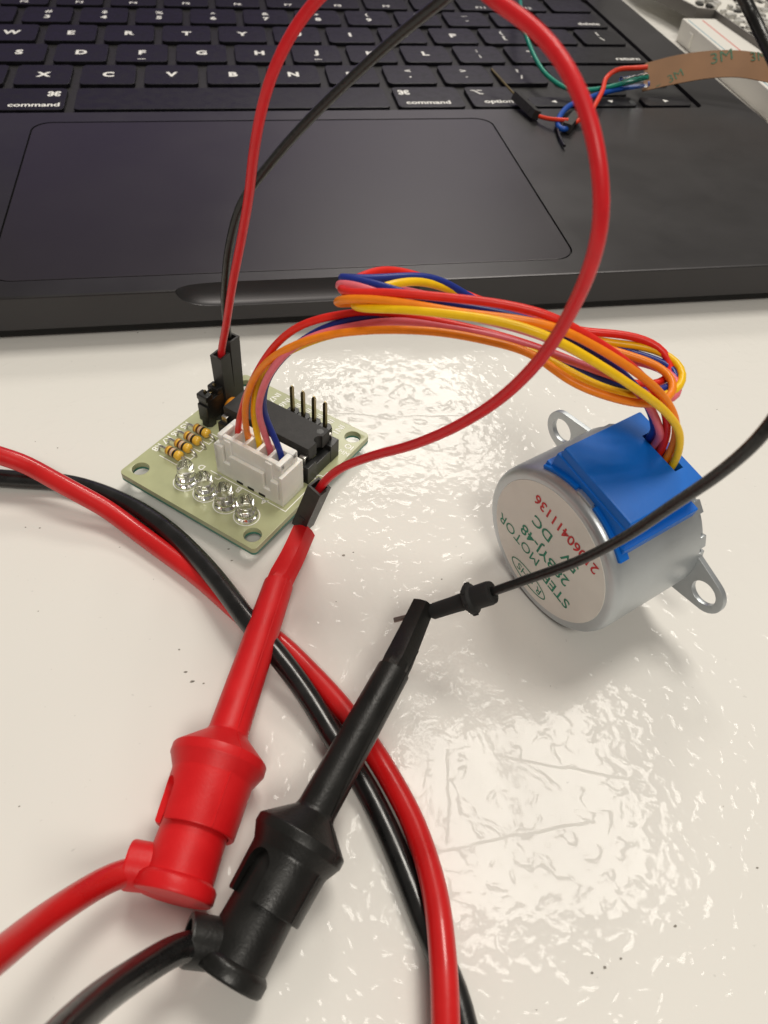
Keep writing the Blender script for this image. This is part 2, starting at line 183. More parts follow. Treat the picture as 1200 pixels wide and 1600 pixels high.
# ------------------------------------------------------------------ mesh helpers
def tag(o, label=None, cat=None, group=None, kind=None):
    if label: o['label'] = label
    if cat: o['category'] = cat
    if group: o['group'] = group
    if kind: o['kind'] = kind
    return o
def thing(name, label, cat, loc=(0, 0, 0), axes=None, group=None):
    o = bpy.data.objects.new(name, None); COL.objects.link(o); o.empty_display_size = .005
    mx = Matrix.Translation(Vector(loc)*MM)
    if axes:
        r = Matrix(axes).transposed().to_4x4(); mx = mx @ r
    o.matrix_basis = mx
    return tag(o, label, cat, group)
def root_of(o):
    while o.parent: o = o.parent
    return o
def weighted(o):
    md = o.modifiers.new('face_weighted_normals', 'WEIGHTED_NORMAL'); md.keep_sharp = True; md.weight = 80
def link(name, me, m, parent=None, world=False, sharp=35, label=None):
    """me is in millimetres; world=True when its coordinates are table coordinates"""
    me.transform(Matrix.Scale(MM, 4))
    if world and parent is not None: me.transform(root_of(parent).matrix_basis.inverted())
    me.materials.clear(); me.materials.append(m)
    me.shade_smooth(); me.set_sharp_from_angle(angle=math.radians(sharp)); me.update()
    o = bpy.data.objects.new(name, me); COL.objects.link(o)
    if parent is not None: o.parent = parent
    if label: o['label'] = label
    if name not in ('wire', 'cable', 'test_lead', 'nose'): weighted(o)
    return o
def bm_mesh(bm):
    me = bpy.data.meshes.new('m'); bm.normal_update(); bm.to_mesh(me); bm.free(); return me
def put(name, bm, m, parent=None, world=False, sharp=35, label=None): return link(name, bm_mesh(bm), m, parent, world, sharp, label)
def frame(o, z, xhint=(1, 0, 0)):
    z = Vector(z).normalized(); x = Vector(xhint); x = (x - z*x.dot(z))
    if x.length < 1e-4: x = Vector((0, 1, 0)) - z*z.y
    x.normalize(); y = z.cross(x)
    m = Matrix((x, y, z)).transposed().to_4x4(); m.translation = Vector(o); return m
def box(bm, x0, x1, y0, y1, z0, z1, bev=0.0, mx=None, seg=2):
    b = bmesh.new(); v = [b.verts.new((x, y, z)) for z in (z0, z1) for y in (y0, y1) for x in (x0, x1)]
    for f in ((0, 2, 3, 1), (4, 5, 7, 6), (0, 1, 5, 4), (2, 6, 7, 3), (0, 4, 6, 2), (1, 3, 7, 5)): b.faces.new([v[i] for i in f])
    if bev: bmesh.ops.bevel(b, geom=b.edges[:], offset=bev, segments=seg, affect='EDGES', profile=.5)
    if mx is not None: b.transform(mx)
    me = bpy.data.meshes.new('t'); b.to_mesh(me); b.free(); bm.from_mesh(me); bpy.data.meshes.remove(me)
    return bm
def lathe(bm, prof, mx=None, n=40, caps=True):
    """profile [(s, r)] around local z"""
    mx = mx or Matrix()
    rings = []
    for s, r in prof:
        rings.append([bm.verts.new(mx @ Vector((r*math.cos(2*math.pi*k/n), r*math.sin(2*math.pi*k/n), s))) for k in range(n)])
    for a, b in zip(rings, rings[1:]):
        for k in range(n): bm.faces.new((a[k], a[(k+1) % n], b[(k+1) % n], b[k]))
    if caps:
        bm.faces.new(rings[0][::-1]); bm.faces.new(rings[-1])
    return bm
def spline(pts, step=1.0):
    P = [Vector(p) for p in pts]; P = [P[0]*2-P[1]] + P + [P[-1]*2-P[-2]]; out = []
    for i in range(1, len(P)-2):
        p0, p1, p2, p3 = P[i-1:i+3]
        t0 = 0; t1 = max((p1-p0).length, 1e-3)**.5; t2 = t1+max((p2-p1).length, 1e-3)**.5; t3 = t2+max((p3-p2).length, 1e-3)**.5
        k = max(2, int((p2-p1).length/step))
        for j in range(k):
            t = t1+(t2-t1)*j/k
            a1 = p0*((t1-t)/(t1-t0))+p1*((t-t0)/(t1-t0)); a2 = p1*((t2-t)/(t2-t1))+p2*((t-t1)/(t2-t1)); a3 = p2*((t3-t)/(t3-t2))+p3*((t-t2)/(t3-t2))
            b1 = a1*((t2-t)/(t2-t0))+a2*((t-t0)/(t2-t0)); b2 = a2*((t3-t)/(t3-t1))+a3*((t-t1)/(t3-t1))
            out.append(b1*((t2-t)/(t2-t1))+b2*((t-t1)/(t2-t1)))
    out.append(P[-2].copy())
    return out
def smooth(P, it=2):
    for _ in range(it):
        P = [P[0]] + [(P[i-1]+P[i]*2+P[i+1])*.25 for i in range(1, len(P)-1)] + [P[-1]]
    return P
def tube(bm, pts, r, n=14, caps=True, step=1.0, sm=3, flat=None, raw=False):
    P = [Vector(p) for p in pts] if raw else smooth(spline(pts, step), sm)
    T = [(P[min(i+1, len(P)-1)]-P[max(i-1, 0)]).normalized() for i in range(len(P))]
    N = T[0].orthogonal().normalized(); rings = []
    for i, p in enumerate(P):
        N = (N-T[i]*N.dot(T[i])).normalized(); B = T[i].cross(N)
        rr = r if isinstance(r, (int, float)) else r[0]+(r[1]-r[0])*i/(len(P)-1)
        rings.append([bm.verts.new(p+(N*math.cos(2*math.pi*k/n)+B*math.sin(2*math.pi*k/n))*rr) for k in range(n)])
    for a, b in zip(rings, rings[1:]):
        for k in range(n): bm.faces.new((a[k], a[(k+1) % n], b[(k+1) % n], b[k]))
    if caps: bm.faces.new(rings[0][::-1]); bm.faces.new(rings[-1])
    return bm
def evaluated(o):
    dg = bpy.context.evaluated_depsgraph_get(); dg.update()
    me = bpy.data.meshes.new_from_object(o.evaluated_get(dg), preserve_all_data_layers=False, depsgraph=dg)
    return me
def plate(outlines, z0, z1, bev=0.0):
    """filled outlines (first outer, others holes) extruded from z0 to z1, in mm"""
    cu = bpy.data.curves.new('c', 'CURVE'); cu.dimensions = '2D'; cu.fill_mode = 'BOTH'
    cu.extrude = (z1-z0)/2-bev; cu.bevel_depth = bev; cu.offset = -bev; cu.bevel_resolution = 1 if bev else 0
    for ol in outlines:
        s = cu.splines.new('POLY'); s.points.add(len(ol)-1); s.use_cyclic_u = True
        for q, p in zip(s.points, ol): q.co = (p[0], p[1], 0, 1)
    o = bpy.data.objects.new('c', cu); COL.objects.link(o)
    me = evaluated(o); bpy.data.objects.remove(o); bpy.data.curves.remove(cu)
    me.transform(Matrix.Translation((0, 0, (z0+z1)/2)))
    b = bmesh.new(); b.from_mesh(me); bmesh.ops.remove_doubles(b, verts=b.verts[:], dist=.0005); b.to_mesh(me); b.free()
    return me
def rrect(x0, x1, y0, y1, r, n=6):
    pts = []
    for cx, cy, a in ((x1-r, y0+r, -90), (x1-r, y1-r, 0), (x0+r, y1-r, 90), (x0+r, y0+r, 180)):
        for k in range(n+1):
            t = math.radians(a+90*k/n); pts.append((cx+r*math.cos(t), cy+r*math.sin(t)))
    return pts
def circle(cx, cy, r, n=28): return [(cx+r*math.cos(2*math.pi*k/n), cy+r*math.sin(2*math.pi*k/n)) for k in range(n)]
def cut(me, cutters):
    """boolean difference, all in mm"""
    o = bpy.data.objects.new('b', me); COL.objects.link(o); tmp = []
    for c in cutters:
        co = bpy.data.objects.new('k', c); COL.objects.link(co); tmp.append(co)
        md = o.modifiers.new('b', 'BOOLEAN'); md.operation = 'DIFFERENCE'; md.solver = 'EXACT'; md.object = co
    out = evaluated(o)
    for t in tmp: bpy.data.objects.remove(t)
    bpy.data.objects.remove(o)
    return out
TXT = {}
def text_mesh(s, size, weight=0.0, sx=1.0):
    key = (s, size, weight, sx)
    if key not in TXT:
        cu = bpy.data.curves.new('t', 'FONT'); cu.body = s; cu.size = 1; cu.align_x = 'CENTER'; cu.align_y = 'CENTER'
        cu.offset = weight; cu.resolution_u = 3; cu.fill_mode = 'FRONT'
        o = bpy.data.objects.new('t', cu); COL.objects.link(o); me = evaluated(o)
        bpy.data.objects.remove(o); bpy.data.curves.remove(cu)
        xs = [v.co.x for v in me.vertices]; ys = [v.co.y for v in me.vertices]
        if xs: me.transform(Matrix.Translation((-(min(xs)+max(xs))/2, -(min(ys)+max(ys))/2, 0)))
        me.transform(Matrix.Diagonal((size*sx, size, size, 1)))
        TXT[key] = me
    return TXT[key].copy()
def add_text(bm, s, size, mx, weight=0.0, sx=1.0):
    me = text_mesh(s, size, weight, sx); me.transform(mx); bm.from_mesh(me); bpy.data.meshes.remove(me)
def rot2(x, y, z, deg): return Matrix.Translation((x, y, z)) @ Matrix.Rotation(math.radians(deg), 4, 'Z')
def strokes(bm, poly, w, z):
    """flat printed line along a polyline"""
    for (x0, y0), (x1, y1) in zip(poly, poly[1:]):
        L = math.hypot(x1-x0, y1-y0)
        if L < 1e-6: continue
        nx, ny = -(y1-y0)/L*w/2, (x1-x0)/L*w/2; ex, ey = (x1-x0)/L*w/2, (y1-y0)/L*w/2
        v = [bm.verts.new((a, b, z)) for a, b in ((x0-ex+nx, y0-ey+ny), (x0-ex-nx, y0-ey-ny), (x1+ex-nx, y1+ey-ny), (x1+ex+nx, y1+ey+ny))]
        bm.faces.new(v); z += .0004
    return bm

# ------------------------------------------------------------------ the table
bm = bmesh.new(); box(bm, -700, 900, -420, 620, -25, 0, 2.0)
tag(put('table', bm, M['table'], sharp=10), 'white table top covered in glossy blistered film', kind='structure')
bm = bmesh.new()
for x, y, s in D['specks']:
    n = random.randint(6, 9); a0 = random.random()*6; el = random.uniform(.35, .8)
    ring = [(x+s*.28*math.cos(a0+2*math.pi*k/n)*random.uniform(.6, 1.15), y+s*.28*el*math.sin(a0+2*math.pi*k/n)*random.uniform(.6, 1.15)) for k in range(n)]
    top = [bm.verts.new((a, b, .06)) for a, b in ring]; bot = [bm.verts.new((a, b, .01)) for a, b in ring]
    bm.faces.new(top)
    for k in range(n): bm.faces.new((bot[k], bot[(k+1) % n], top[(k+1) % n], top[k]))
tag(put('dirt_specks', bm, M['grime']), 'tiny dark specks of dirt scattered over the white table', kind='stuff')

# ------------------------------------------------------------------ laptop
U, RP = 19.05, 18.8
XC = 7.25*U
lap = thing('laptop', 'open dark grey laptop with black keys behind the wires', 'laptop', (XC, 0, 0))
LX0, LX1, LY0, LY1, LZ0, LZ1 = XC-156.3, XC+156.3, -102.8, 118.5, 3.5, 11.5
body = plate([rrect(LX0, LX1, LY0, LY1, 11)], LZ0, LZ1, .45)
well = plate([rrect(-1.7, 14.5*U+1.7, -9.7, 5*RP+9.7, 2.6)], LZ1-1.3, LZ1+2)
PX0, PX1, PY0, PY1 = XC-65.4, XC+65.4, -96.2, -16.4
pocket = plate([rrect(PX0-.35, PX1+.35, PY0-.35, PY1+.35, 5.2)], LZ1-.8, LZ1+2)
bm = bmesh.new()        # finger scoop in the front edge
N = 30
prof = []
for k in range(N+1):
    t = k/N*math.pi; prof.append((-27.2+54.4*(1-math.cos(t))/2, 0))
rings = []
for x, _ in prof:
    q = max(.05, max(0.0, 1-(abs(x)/27.2)**8)**.5)
    rings.append([bm.verts.new((XC+x, LY0-.4+(py+.4)*q, LZ1+.4+(pz-.4)*q)) for py, pz in ((-.4, .4), (2.9, .4), (2.75, -.2), (2.0, -2.0), (1.0, -3.5), (.3, -4.1), (-.4, -4.4))])
for a, b in zip(rings, rings[1:]):
    for j in range(7): bm.faces.new((a[j], b[j], b[(j+1) % 7], a[(j+1) % 7]))
bm.faces.new(rings[0]); bm.faces.new(rings[-1][::-1])
bmesh.ops.recalc_face_normals(bm, faces=bm.faces[:])
body = cut(body, [well, pocket, bm_mesh(bm)])
link('body', body, M['deck'], lap, True, 30)
wl = link('keyboard_well', plate([rrect(-1.6, 14.5*U+1.6, -9.6, 5*RP+9.6, 2.5)], LZ1-1.28, LZ1-1.15), M['well'], lap, True)
link('trackpad_groove', plate([rrect(PX0-.3, PX1+.3, PY0-.3, PY1+.3, 5.2)], LZ1-.78, LZ1-.7), M['groove'], lap, True)
link('trackpad', plate([rrect(PX0, PX1, PY0, PY1, 5.0)], LZ1-.65, LZ1-.06, .12), M['pad'], lap, True)
b2 = plate([rrect(LX0+3, LX1-3, LY0+2.4, LY1-3, 10)], .45, 3.48, .5)  # lowered and coloured black to put shade into the gap under the body
link('bottom_case', b2, M['rubber'], lap, True)
for fx in (LX0+28, LX1-28):
    for fy in (LY0+24, LY1-24):
        bm = bmesh.new(); lathe(bm, [(0.02, 7.5), (.2, 8.2), (.44, 8.2)], Matrix.Translation((fx, fy, 0))); put('rubber_foot', bm, M['rubber'], lap, True)
# lid with its lit screen, leaning back behind the keyboard
lid_m = Matrix.Translation((XC, LY1-4, LZ1+1.5)) @ Matrix.Rotation(math.radians(60), 4, 'X')
lm = plate([rrect(-156, 156, 0, 216, 10)], -4.2, 0, .4); lm.transform(lid_m); lid = link('lid', lm, M['deck'], lap, True)
lm = plate([rrect(-152, 152, 6, 208, 6)], .05, .3); lm.transform(lid_m); link('screen', lm, M['screen'], lid, True)

KZ = LZ1+.12
def key_mesh(w, h):
    return plate([rrect(-w/2, w/2, -h/2, h/2, 1.7, 4)], -1.2, 0, .16)
KM = {}
def key(c, y, wu=1.0, h=15.9, items=()):
    w = wu*U-2.75; k = (round(w, 2), h)
    if k not in KM:
        me = key_mesh(w, h); me.transform(Matrix.Scale(MM, 4)); me.materials.append(M['key']); me.shade_smooth(); me.set_sharp_from_angle(angle=math.radians(40)); KM[k] = me
    o = bpy.data.objects.new('key', KM[k]); weighted(o); COL.objects.link(o); o.parent = lap
    o.location = ((c*U-XC)*MM, y*MM, KZ*MM)
    if items:
        bm = bmesh.new()
        for it in items:
            s, dx, dy, sz = it
            if s in '<^>v' and sz < 0:
                r = 1.15; a = {'>': 0, '^': 90, '<': 180, 'v': 270}[s]
                vs = [bm.verts.new((dx+r*math.cos(math.radians(a+q)), dy+r*math.sin(math.radians(a+q)), .02)) for q in (0, 120, 240)]; bm.faces.new(vs)
            else: add_text(bm, s, sz, Matrix.Translation((dx, dy, .02)), .045 if len(s) == 1 and s.isalnum() else .022)
        me = bm_mesh(bm); me.transform(Matrix.Scale(MM, 4)); me.materials.append(M['legend'])
        lo = bpy.data.objects.new('legend', me); COL.objects.link(lo); lo.parent = o
    return o
T2 = lambda a, b: ((a, 0, 3.0, 3.9), (b, 0, -2.4, 4.2))
def label_at(s, side, w): return (s, side, -4.6, 2.9)
# bottom row
key(.5, 0, items=(('fn', 4.4, 4.4, 3.0),)); key(1.5, 0, items=(('control', 0, -4.9, 2.9),)); key(2.5, 0, items=(('option', 0, -4.9, 2.9),))
key(3.625, 0, 1.25, items=(('\u2318', 7.0, 3.6, 4.6), ('command', 2.2, -4.3, 3.6)))
key(6.75, 0, 5.0)
key(9.875, 0, 1.25, items=(('\u2318', -7.2, 3.6, 4.6), ('command', -.8, -4.3, 3.6)))
key(11.0, 0, 1.0, items=(('\u2325', -4.6, 3.6, 4.2), ('option', .6, -4.3, 3.6)))
key(12.0, -4.35, 1.0, 7.2, items=(('<', 0, 0, -1),)); key(13.0, -4.35, 1.0, 7.2, items=(('v', 0, 0, -1),)); key(13.0, 4.35, 1.0, 7.2, items=(('^', 0, 0, -1),)); key(14.0, -4.35, 1.0, 7.2, items=(('>', 0, 0, -1),))
# shift row
key(1.125, RP, 2.25, items=(('shift', -13, -4.4, 3.0),))
for i, ch in enumerate('ZXCVBNM'): key(2.75+i, RP, items=((ch, 0, 0, 4.9),))
for i, (a, b) in enumerate((('<', ','), ('>', '.'), ('?', '/'))): key(9.75+i, RP, items=T2(a, b))
key(13.375, RP, 2.25, items=(('shift', 13, -4.4, 3.0),))
key(.875, 2*RP, 1.75, items=(('caps lock', -6, -4.4, 3.0),))
for i, ch in enumerate('ASDFGHJKL'):
    key(2.25+i, 2*RP, items=((ch, 0, .3, 4.9),) + ((('_', 0, -5.6, 4.5),) if ch in 'FJ' else ()))
key(11.25, 2*RP, items=T2(':', ';')); key(12.25, 2*RP, items=T2('"', "'")); key(13.625, 2*RP, 1.75, items=(('return', 9.2, -4.3, 3.6),))
key(.75, 3*RP, 1.5, items=(('tab', -7, -4.4, 3.0),))
for i, ch in enumerate('QWERTYUIOP'): key(2.0+i, 3*RP, items=((ch, 0, 0, 4.9),))
key(12.0, 3*RP, items=T2('{', '[')); key(13.0, 3*RP, items=T2('}', ']')); key(14.0, 3*RP, items=T2('|', '\\'))
for i, (a, b) in enumerate(zip('~!@#$%^&*()_+', '`1234567890-=')): key(.5+i, 4*RP, items=T2(a, b))
key(13.75, 4*RP, 1.5, items=(('delete', 5.6, -4.3, 3.6),))
key(.75, 5*RP, 1.5, items=(('esc', -7, -4.4, 3.0),))
for i in range(12): key(2.0+i, 5*RP, items=(('F%d' % (i+1), 0, -4.8, 3.1),))
key(14.0, 5*RP)

# ------------------------------------------------------------------ stepper driver board (local mm: x along the LED edge, y along the pin edge, z up from its top face)
ca, sa = math.cos(D['board_ang']), math.sin(D['board_ang'])
brd = thing('driver_board', 'pale green stepper driver circuit board with four clear lamps and a white socket', 'circuit board', D['board_o'], ((ca, sa, 0), (-sa, ca, 0), (0, 0, 1)))
BW, BH = 31.0, 35.0
holes = [circle(2.5, 2.9, 1.55), circle(28.6, 2.5, 1.55), circle(28.6, 32.5, 1.55), circle(2.5, 32.3, 1.55)]
sub = link('substrate', plate([rrect(0, BW, 0, BH, .9)]+holes, -1.15, 0, .08), M['pcb'], brd)
link('solder_mask', plate([rrect(0, BW, 0, BH, .9)]+[circle(2.5, 2.9, 1.6), circle(28.6, 2.5, 1.6), circle(28.6, 32.5, 1.6), circle(2.5, 32.3, 1.6)], -1.62, -1.16), M['pcb_under'], brd)  # green underside, thickened so its edge paints the teal light through the board
bm = bmesh.new()
for _ in range(70):
    x, y = random.uniform(2, 29), random.uniform(5, 30); lathe(bm, [(-3.3+random.random()*.5, .25), (-2.0, .5), (-1.6, .8)], Matrix.Translation((x, y, 0)), 8)
for x, y in ((2.0, 6.0), (29, 6), (28.5, 29.5), (3, 29)): lathe(bm, [(-3.68, .35), (-1.6, .8)], Matrix.Translation((x, y, 0)), 8)
tag(put('solder_tail', bm, M['steel'], brd), kind='stuff')
# white print
bm = bmesh.new(); Z = .02
for i, y in enumerate((8.6, 11.1, 13.6, 16.1)):
    add_text(bm, 'R%d' % (8-i), 1.85, rot2(1.1, y, Z, -90), .02)
for ch, x, y in (('A', 25.4, 9.5), ('B', 20.0, 9.1), ('C', 15.2, 9.4), ('D', 11.0, 9.5)): add_text(bm, ch, 1.75, rot2(x, y, Z, 180), .02)
for i in range(7): add_text(bm, 'IN%d' % (i+1), 1.75, rot2(25.3-2.62*i, 32.7, Z, -90), .02, 1.1)
add_text(bm, 'OI', 1.7, rot2(29.6, 29.8, Z, 0), .02); add_text(bm, 'MM', 1.5, rot2(29.75, 27.9, Z, 0), .0)
for i, y in enumerate((8.6, 11.1, 13.6, 16.1)):
    strokes(bm, [(2.9, y-1.25), (8.1, y-1.25), (8.1, y-.1), (7.4, y-.1)], .2, Z)
strokes(bm, [(2.9, 17.35), (8.3, 17.35)], .2, Z)
strokes(bm, [(8.3, 17.35), (9.2, 22.0)], .2, Z)
strokes(bm, [(13.0, 9.85), (29.9, 9.85), (29.9, 17.2), (29.4, 17.2)], .2, Z)
for x, y in ((11.3, 5.2), (15.9, 5.2), (20.5, 5.2), (25.1, 5.2)):
    strokes(bm, [(x+2.25*math.cos(math.radians(a)), y+2.25*math.sin(math.radians(a))) for a in range(-160, 125, 12)], .19, Z)
strokes(bm, [(30.3, 21.9), (30.3, 20.6)]+[(29.9+.75*math.cos(math.radians(a)), 19.8+.75*math.sin(math.radians(a))) for a in range(90, 280, 20)]+[(30.3, 18.4), (30.3, 17.6)], .2, Z)
put('white_print', bm, M['silk'], brd)
# clear lamps
LEDM = None
for x, y in ((11.3, 5.25), (15.9, 5.2), (20.5, 5.2), (25.1, 5.2)):
    mx = rot2(x, y, 0, random.uniform(0, 360)) @ Matrix.Rotation(math.radians(random.uniform(0, 5)), 4, 'X')
    bm = bmesh.new(); prof = [(.15, 1.9), (.25, 1.95), (1.0, 1.95), (1.1, 1.9), (1.12, 1.5), (3.7, 1.5)]
    prof += [(3.7+1.5*math.sin(t), 1.5*math.cos(t)) for t in [math.radians(a) for a in (18, 36, 52, 66, 78)]]+[(5.2, .02)]
    lathe(bm, prof, mx, 32); lo = put('lamp', bm, M['led'], brd, sharp=50)
    bm = bmesh.new()
    box(bm, -.7, -.4, -.15, .15, -.2, 2.3, .03, mx); box(bm, .3, .65, -.2, .2, -.2, 1.9, .03, mx); lathe(bm, [(1.9, .15), (2.3, .38), (2.35, .38)], mx @ Matrix.Translation((.4, 0, 0)), 12)
    put('lead_frame', bm, M['tin'], lo)
# resistors
for y in (8.6, 11.0, 13.5, 16.05):
    mx = frame((0, y, 1.1), (1, 0, 0), (0, 0, 1))
    bm = bmesh.new(); pr_ = [(3.75, .3), (3.75, .6), (3.9, .82), (4.3, .88), (4.6, .82), (6.1, .82), (6.4, .90), (6.9, .90), (7.15, .7), (7.3, .3)]
    lathe(bm, pr_, mx, 20); ro = put('resistor', bm, M['res'], brd, sharp=60)
    for s0, s1, r, mk in ((4.0, 4.25, .89, 'band_gold'), (4.55, 5.0, .835, 'band_brown'), (5.05, 5.5, .832, 'band_pale'), (5.55, 6.05, .832, 'band_black')):
        bm = bmesh.new(); lathe(bm, [(s0, r-.08), (s0+.02, r), (s1-.02, r), (s1, r-.08)], mx, 20); put('band', bm, M[mk], ro)
    bm = bmesh.new(); tube(bm, [(1.6, y, -.6), (1.65, y, .6), (2.2, y, 1.1), (3.0, y, 1.1), (3.8, y, 1.1)], .22, 8, step=.3); tube(bm, [(7.1, y, 1.1), (7.7, y, 1.05), (8.4, y, .6), (8.6, y, -.6)], .22, 8, step=.3)
    put('lead', bm, M['steel'], ro)
# capacitor
bm = bmesh.new(); lathe(bm, [(-1.9, .5), (-1.5, 1.2), (-.6, 1.75), (.2, 1.8), (1.1, 1.5), (1.7, .9), (2.0, .4)], frame((6.9, 23.4, 2.4), (0, 0, 1)) @ Matrix.Diagonal((.8, 1.1, 1.15, 1)), 20)
put('capacitor', bm, M['cap'], brd)
# chip in its socket
bm = bmesh.new(); SX0, SX1, SY0, SY1 = 8.6, 29.3, 17.3, 26.9
box(bm, SX0, SX1, SY0, SY0+2.6, 0, 4.0, .15); box(bm, SX0, SX1, SY1-2.6, SY1, 0, 4.0, .15)
box(bm, SX1-1.6, SX1-.1, SY0+2.5, SY1-2.5, 0, 3.0, .12); box(bm, SX0+.1, SX0+1.6, SY0+2.5, SY1-2.5, 0, 3.0, .12); box(bm, 17.5, 20, SY0+2.5, SY1-2.5, 0, 2.4, .1)
so = put('chip_socket', bm, M['socket'], brd)
cm = plate([[(9.0, 18.85), (28.35, 18.85), (28.35, 21.2)] + [(28.35+.95*math.cos(math.radians(a)), 22.1+.95*math.sin(math.radians(a))) for a in range(-100, -261, -16)] + [(28.35, 23.0), (28.35, 25.25), (9.0, 25.25)]], 4.1, 7.0, .18)
bm = bmesh.new(); bm.from_mesh(cm)
co = put('chip', bm, M['chip'], brd)
bm = bmesh.new(); lathe(bm, [(6.96, .62), (7.012, .66), (7.016, .45)], Matrix.Translation((27.2, 23.9, 0)), 20); put('pin_mark', bm, M['socket'], co)
for i in range(8):
    x = 9.8+2.54*i
    for yy, sgn in ((18.85, -1), (25.25, 1)):
        bm = bmesh.new(); box(bm, x-.6, x+.6, min(yy, yy+sgn*.8), max(yy, yy+sgn*.8), 5.2, 5.5, .05); box(bm, x-.6, x+.6, yy+sgn*.8-.15, yy+sgn*.8+.15, 3.2, 5.45, .05)
        put('pin', bm, M['steel'], co)
# control header pins
bm = bmesh.new()
for i in range(4):
    x = 25.35-2.54*i-1.1
    lathe(bm, [(0, 1.3), (.2, 1.38), (2.3, 1.38), (2.5, 1.25)], rot2(x, 29.5, 0, 22.5), 8)
ho = put('pin_header', bm, M['socket'], brd, sharp=20)
for i in range(4):
    bm = bmesh.new(); x = 25.35-2.54*i-1.1
    mx = rot2(x, 29.5, 0, 45); lathe(bm, [(-2.0, .2), (-1.7, .44), (8.1, .44), (8.6, .2)], mx, 4); put('pin', bm, M['gold'], ho, sharp=20)
# power header under the jumper wires: four pins
bm = bmesh.new()
for i in range(4): lathe(bm, [(0, 1.3), (.2, 1.38), (2.3, 1.38), (2.5, 1.25)], rot2(4.3, 19.4+2.52*i, 0, 22.5), 8)
h2 = put('power_header', bm, M['socket'], brd, sharp=20)
for i in range(4):
    bm = bmesh.new(); lathe(bm, [(-2.0, .2), (-1.7, .4), (7.6, .4), (8.1, .2)], rot2(4.3, 19.4+2.52*i, 0, 45), 4); put('pin', bm, M['gold'], h2, sharp=20)
# white socket: floor, walls with two slots in the front
bm = bmesh.new(); QX0, QX1, QY0, QY1 = 14.0, 29.0, 10.4, 16.4
box(bm, QX0, QX1, QY0, QY1, 0, 1.2, .1); box(bm, QX0, QX1, QY1-.7, QY1, 1.1, 7, .15); box(bm, QX0, QX0+.8, QY0, QY1-.6, 1.1, 7.0, .15); box(bm, QX1-.8, QX1, QY0, QY1-.6, 1.1, 7.0, .15)
box(bm, QX0+.1, QX0+1.9, QY0, QY0+.75, 1.1, 7.0, .18); box(bm, QX0+1.8, QX0+3.4, QY0, QY0+.75, 1.1, 3.4, .12); box(bm, QX0+3.3, QX1-4.2, QY0, QY0+.75, 1.1, 5.7, .18)
box(bm, QX1-4.3, QX1-2.6, QY0, QY0+.75, 1.1, 2.4, .12); box(bm, QX1-2.7, QX1-.9, QY0-.1, QY0+.75, 1.1, 5.2, .22)
wo = put('white_socket', bm, M['white_pl'], brd)
bm = bmesh.new()
for i in range(3): box(bm, 18.6+2.5*i, 20.0+2.5*i, QY0-.05, QY0+.3, .02, .55)
put('socket_foot_gap', bm, M['groove'], wo)

# jumper cap pushed on the power header
jc = thing('shorting_jumper', 'small black jumper cap bridging two header pins at the board edge beside the resistors', 'jumper', D['board_o'], ((ca, sa, 0), (-sa, ca, 0), (0, 0, 1)))
bm = bmesh.new(); box(bm, 3.05, 5.55, 18.15, 23.1, 1.2, 5.2, .2); box(bm, 3.05, 5.55, 18.5, 22.8, 5.1, 6.3, .15)
box(bm, 3.05, 5.55, 18.2, 20.0, 6.2, 7.5, .25); box(bm, 3.05, 5.55, 21.2, 23.0, 6.2, 7.5, .25)
put('shell', bm, M['socket'], jc)
bm = bmesh.new(); box(bm, 4.0, 4.6, 19.6, 21.6, 6.2, 6.8, .1); put('contact', bm, M['gold'], jc)

# ------------------------------------------------------------------ jumper wires with single black connectors
def connector(name, mx, parent, length, w=2.54, label=None):
    h = w/2
    me = plate([[(-h, -h), (h, -h), (h, h), (-h, h)], [(-h+.38, -h+.38), (h-.38, -h+.38), (h-.38, h-.38), (-h+.38, h-.38)]], 0, length, .0)
    b = bmesh.new(); b.from_mesh(me); box(b, -h+.36, h-.36, -h+.36, h-.36, .05, length-1.9); box(b, -.55, .55, h-.05, h+.12, length*.42, length*.55, .03); box(b, -.55, .55, -h-.12, -h+.05, length*.18, length*.30, .03)
    b.transform(mx)
    return put(name, b, M['dupont'], parent, True, 30, label)
bmx = Matrix(((ca, -sa, 0, D['board_o'][0]), (sa, ca, 0, D['board_o'][1]), (0, 0, 1, D['board_o'][2]), (0, 0, 0, 1)))
rj = thing('jumper_wire', 'thin red jumper wire looping high over the laptop from board to red clip', 'jumper wire', D['red_jumper'][0], group='jumper wires with black ends')
bm = bmesh.new(); tube(bm, D['red_jumper'], .69, 16, step=1.0); put('wire', bm, M['j_red'], rj, True, 60)
connector('connector', bmx @ Matrix.Translation((4.55, 24.4, 2.55)) @ Matrix.Rotation(math.radians(1.5), 4, 'X'), rj, 11.0)
e0, e1 = Vector(D['red_con'][0]), Vector(D['red_con'][1])
connector('connector', frame(e1, e0-e1, (.83, -.81, .81)), rj, (e0-e1).length, 2.75)
bj = thing('jumper_wire', 'thin black jumper wire arching over the keyboard and passing in front of the motor', 'jumper wire', D['black_jumper'][0], group='jumper wires with black ends')
bm = bmesh.new(); tube(bm, D['black_jumper'], .67, 16, step=1.0); put('wire', bm, M['j_black'], bj, True, 60)
connector('connector', bmx @ Matrix.Translation((4.45, 26.95, 2.55)) @ Matrix.Rotation(math.radians(-1.0), 4, 'X'), bj, 13.0)
s0, s1, s2 = [Vector(p) for p in D['black_sheath']]
ax = (s2-s0); L = ax.length
bm = bmesh.new(); k = L/9.6
lathe(bm, [(0, 1.0), (.05*k, 1.62), (.5*k, 1.75), (2.6*k, 1.72), (2.8*k, 1.85), (3.0*k, 2.25), (3.5*k, 2.3), (3.75*k, 2.0), (3.8*k, 1.32), (6*k, 1.22), (9.3*k, 1.2), (9.6*k, 1.0)], frame(s0, ax), 28)
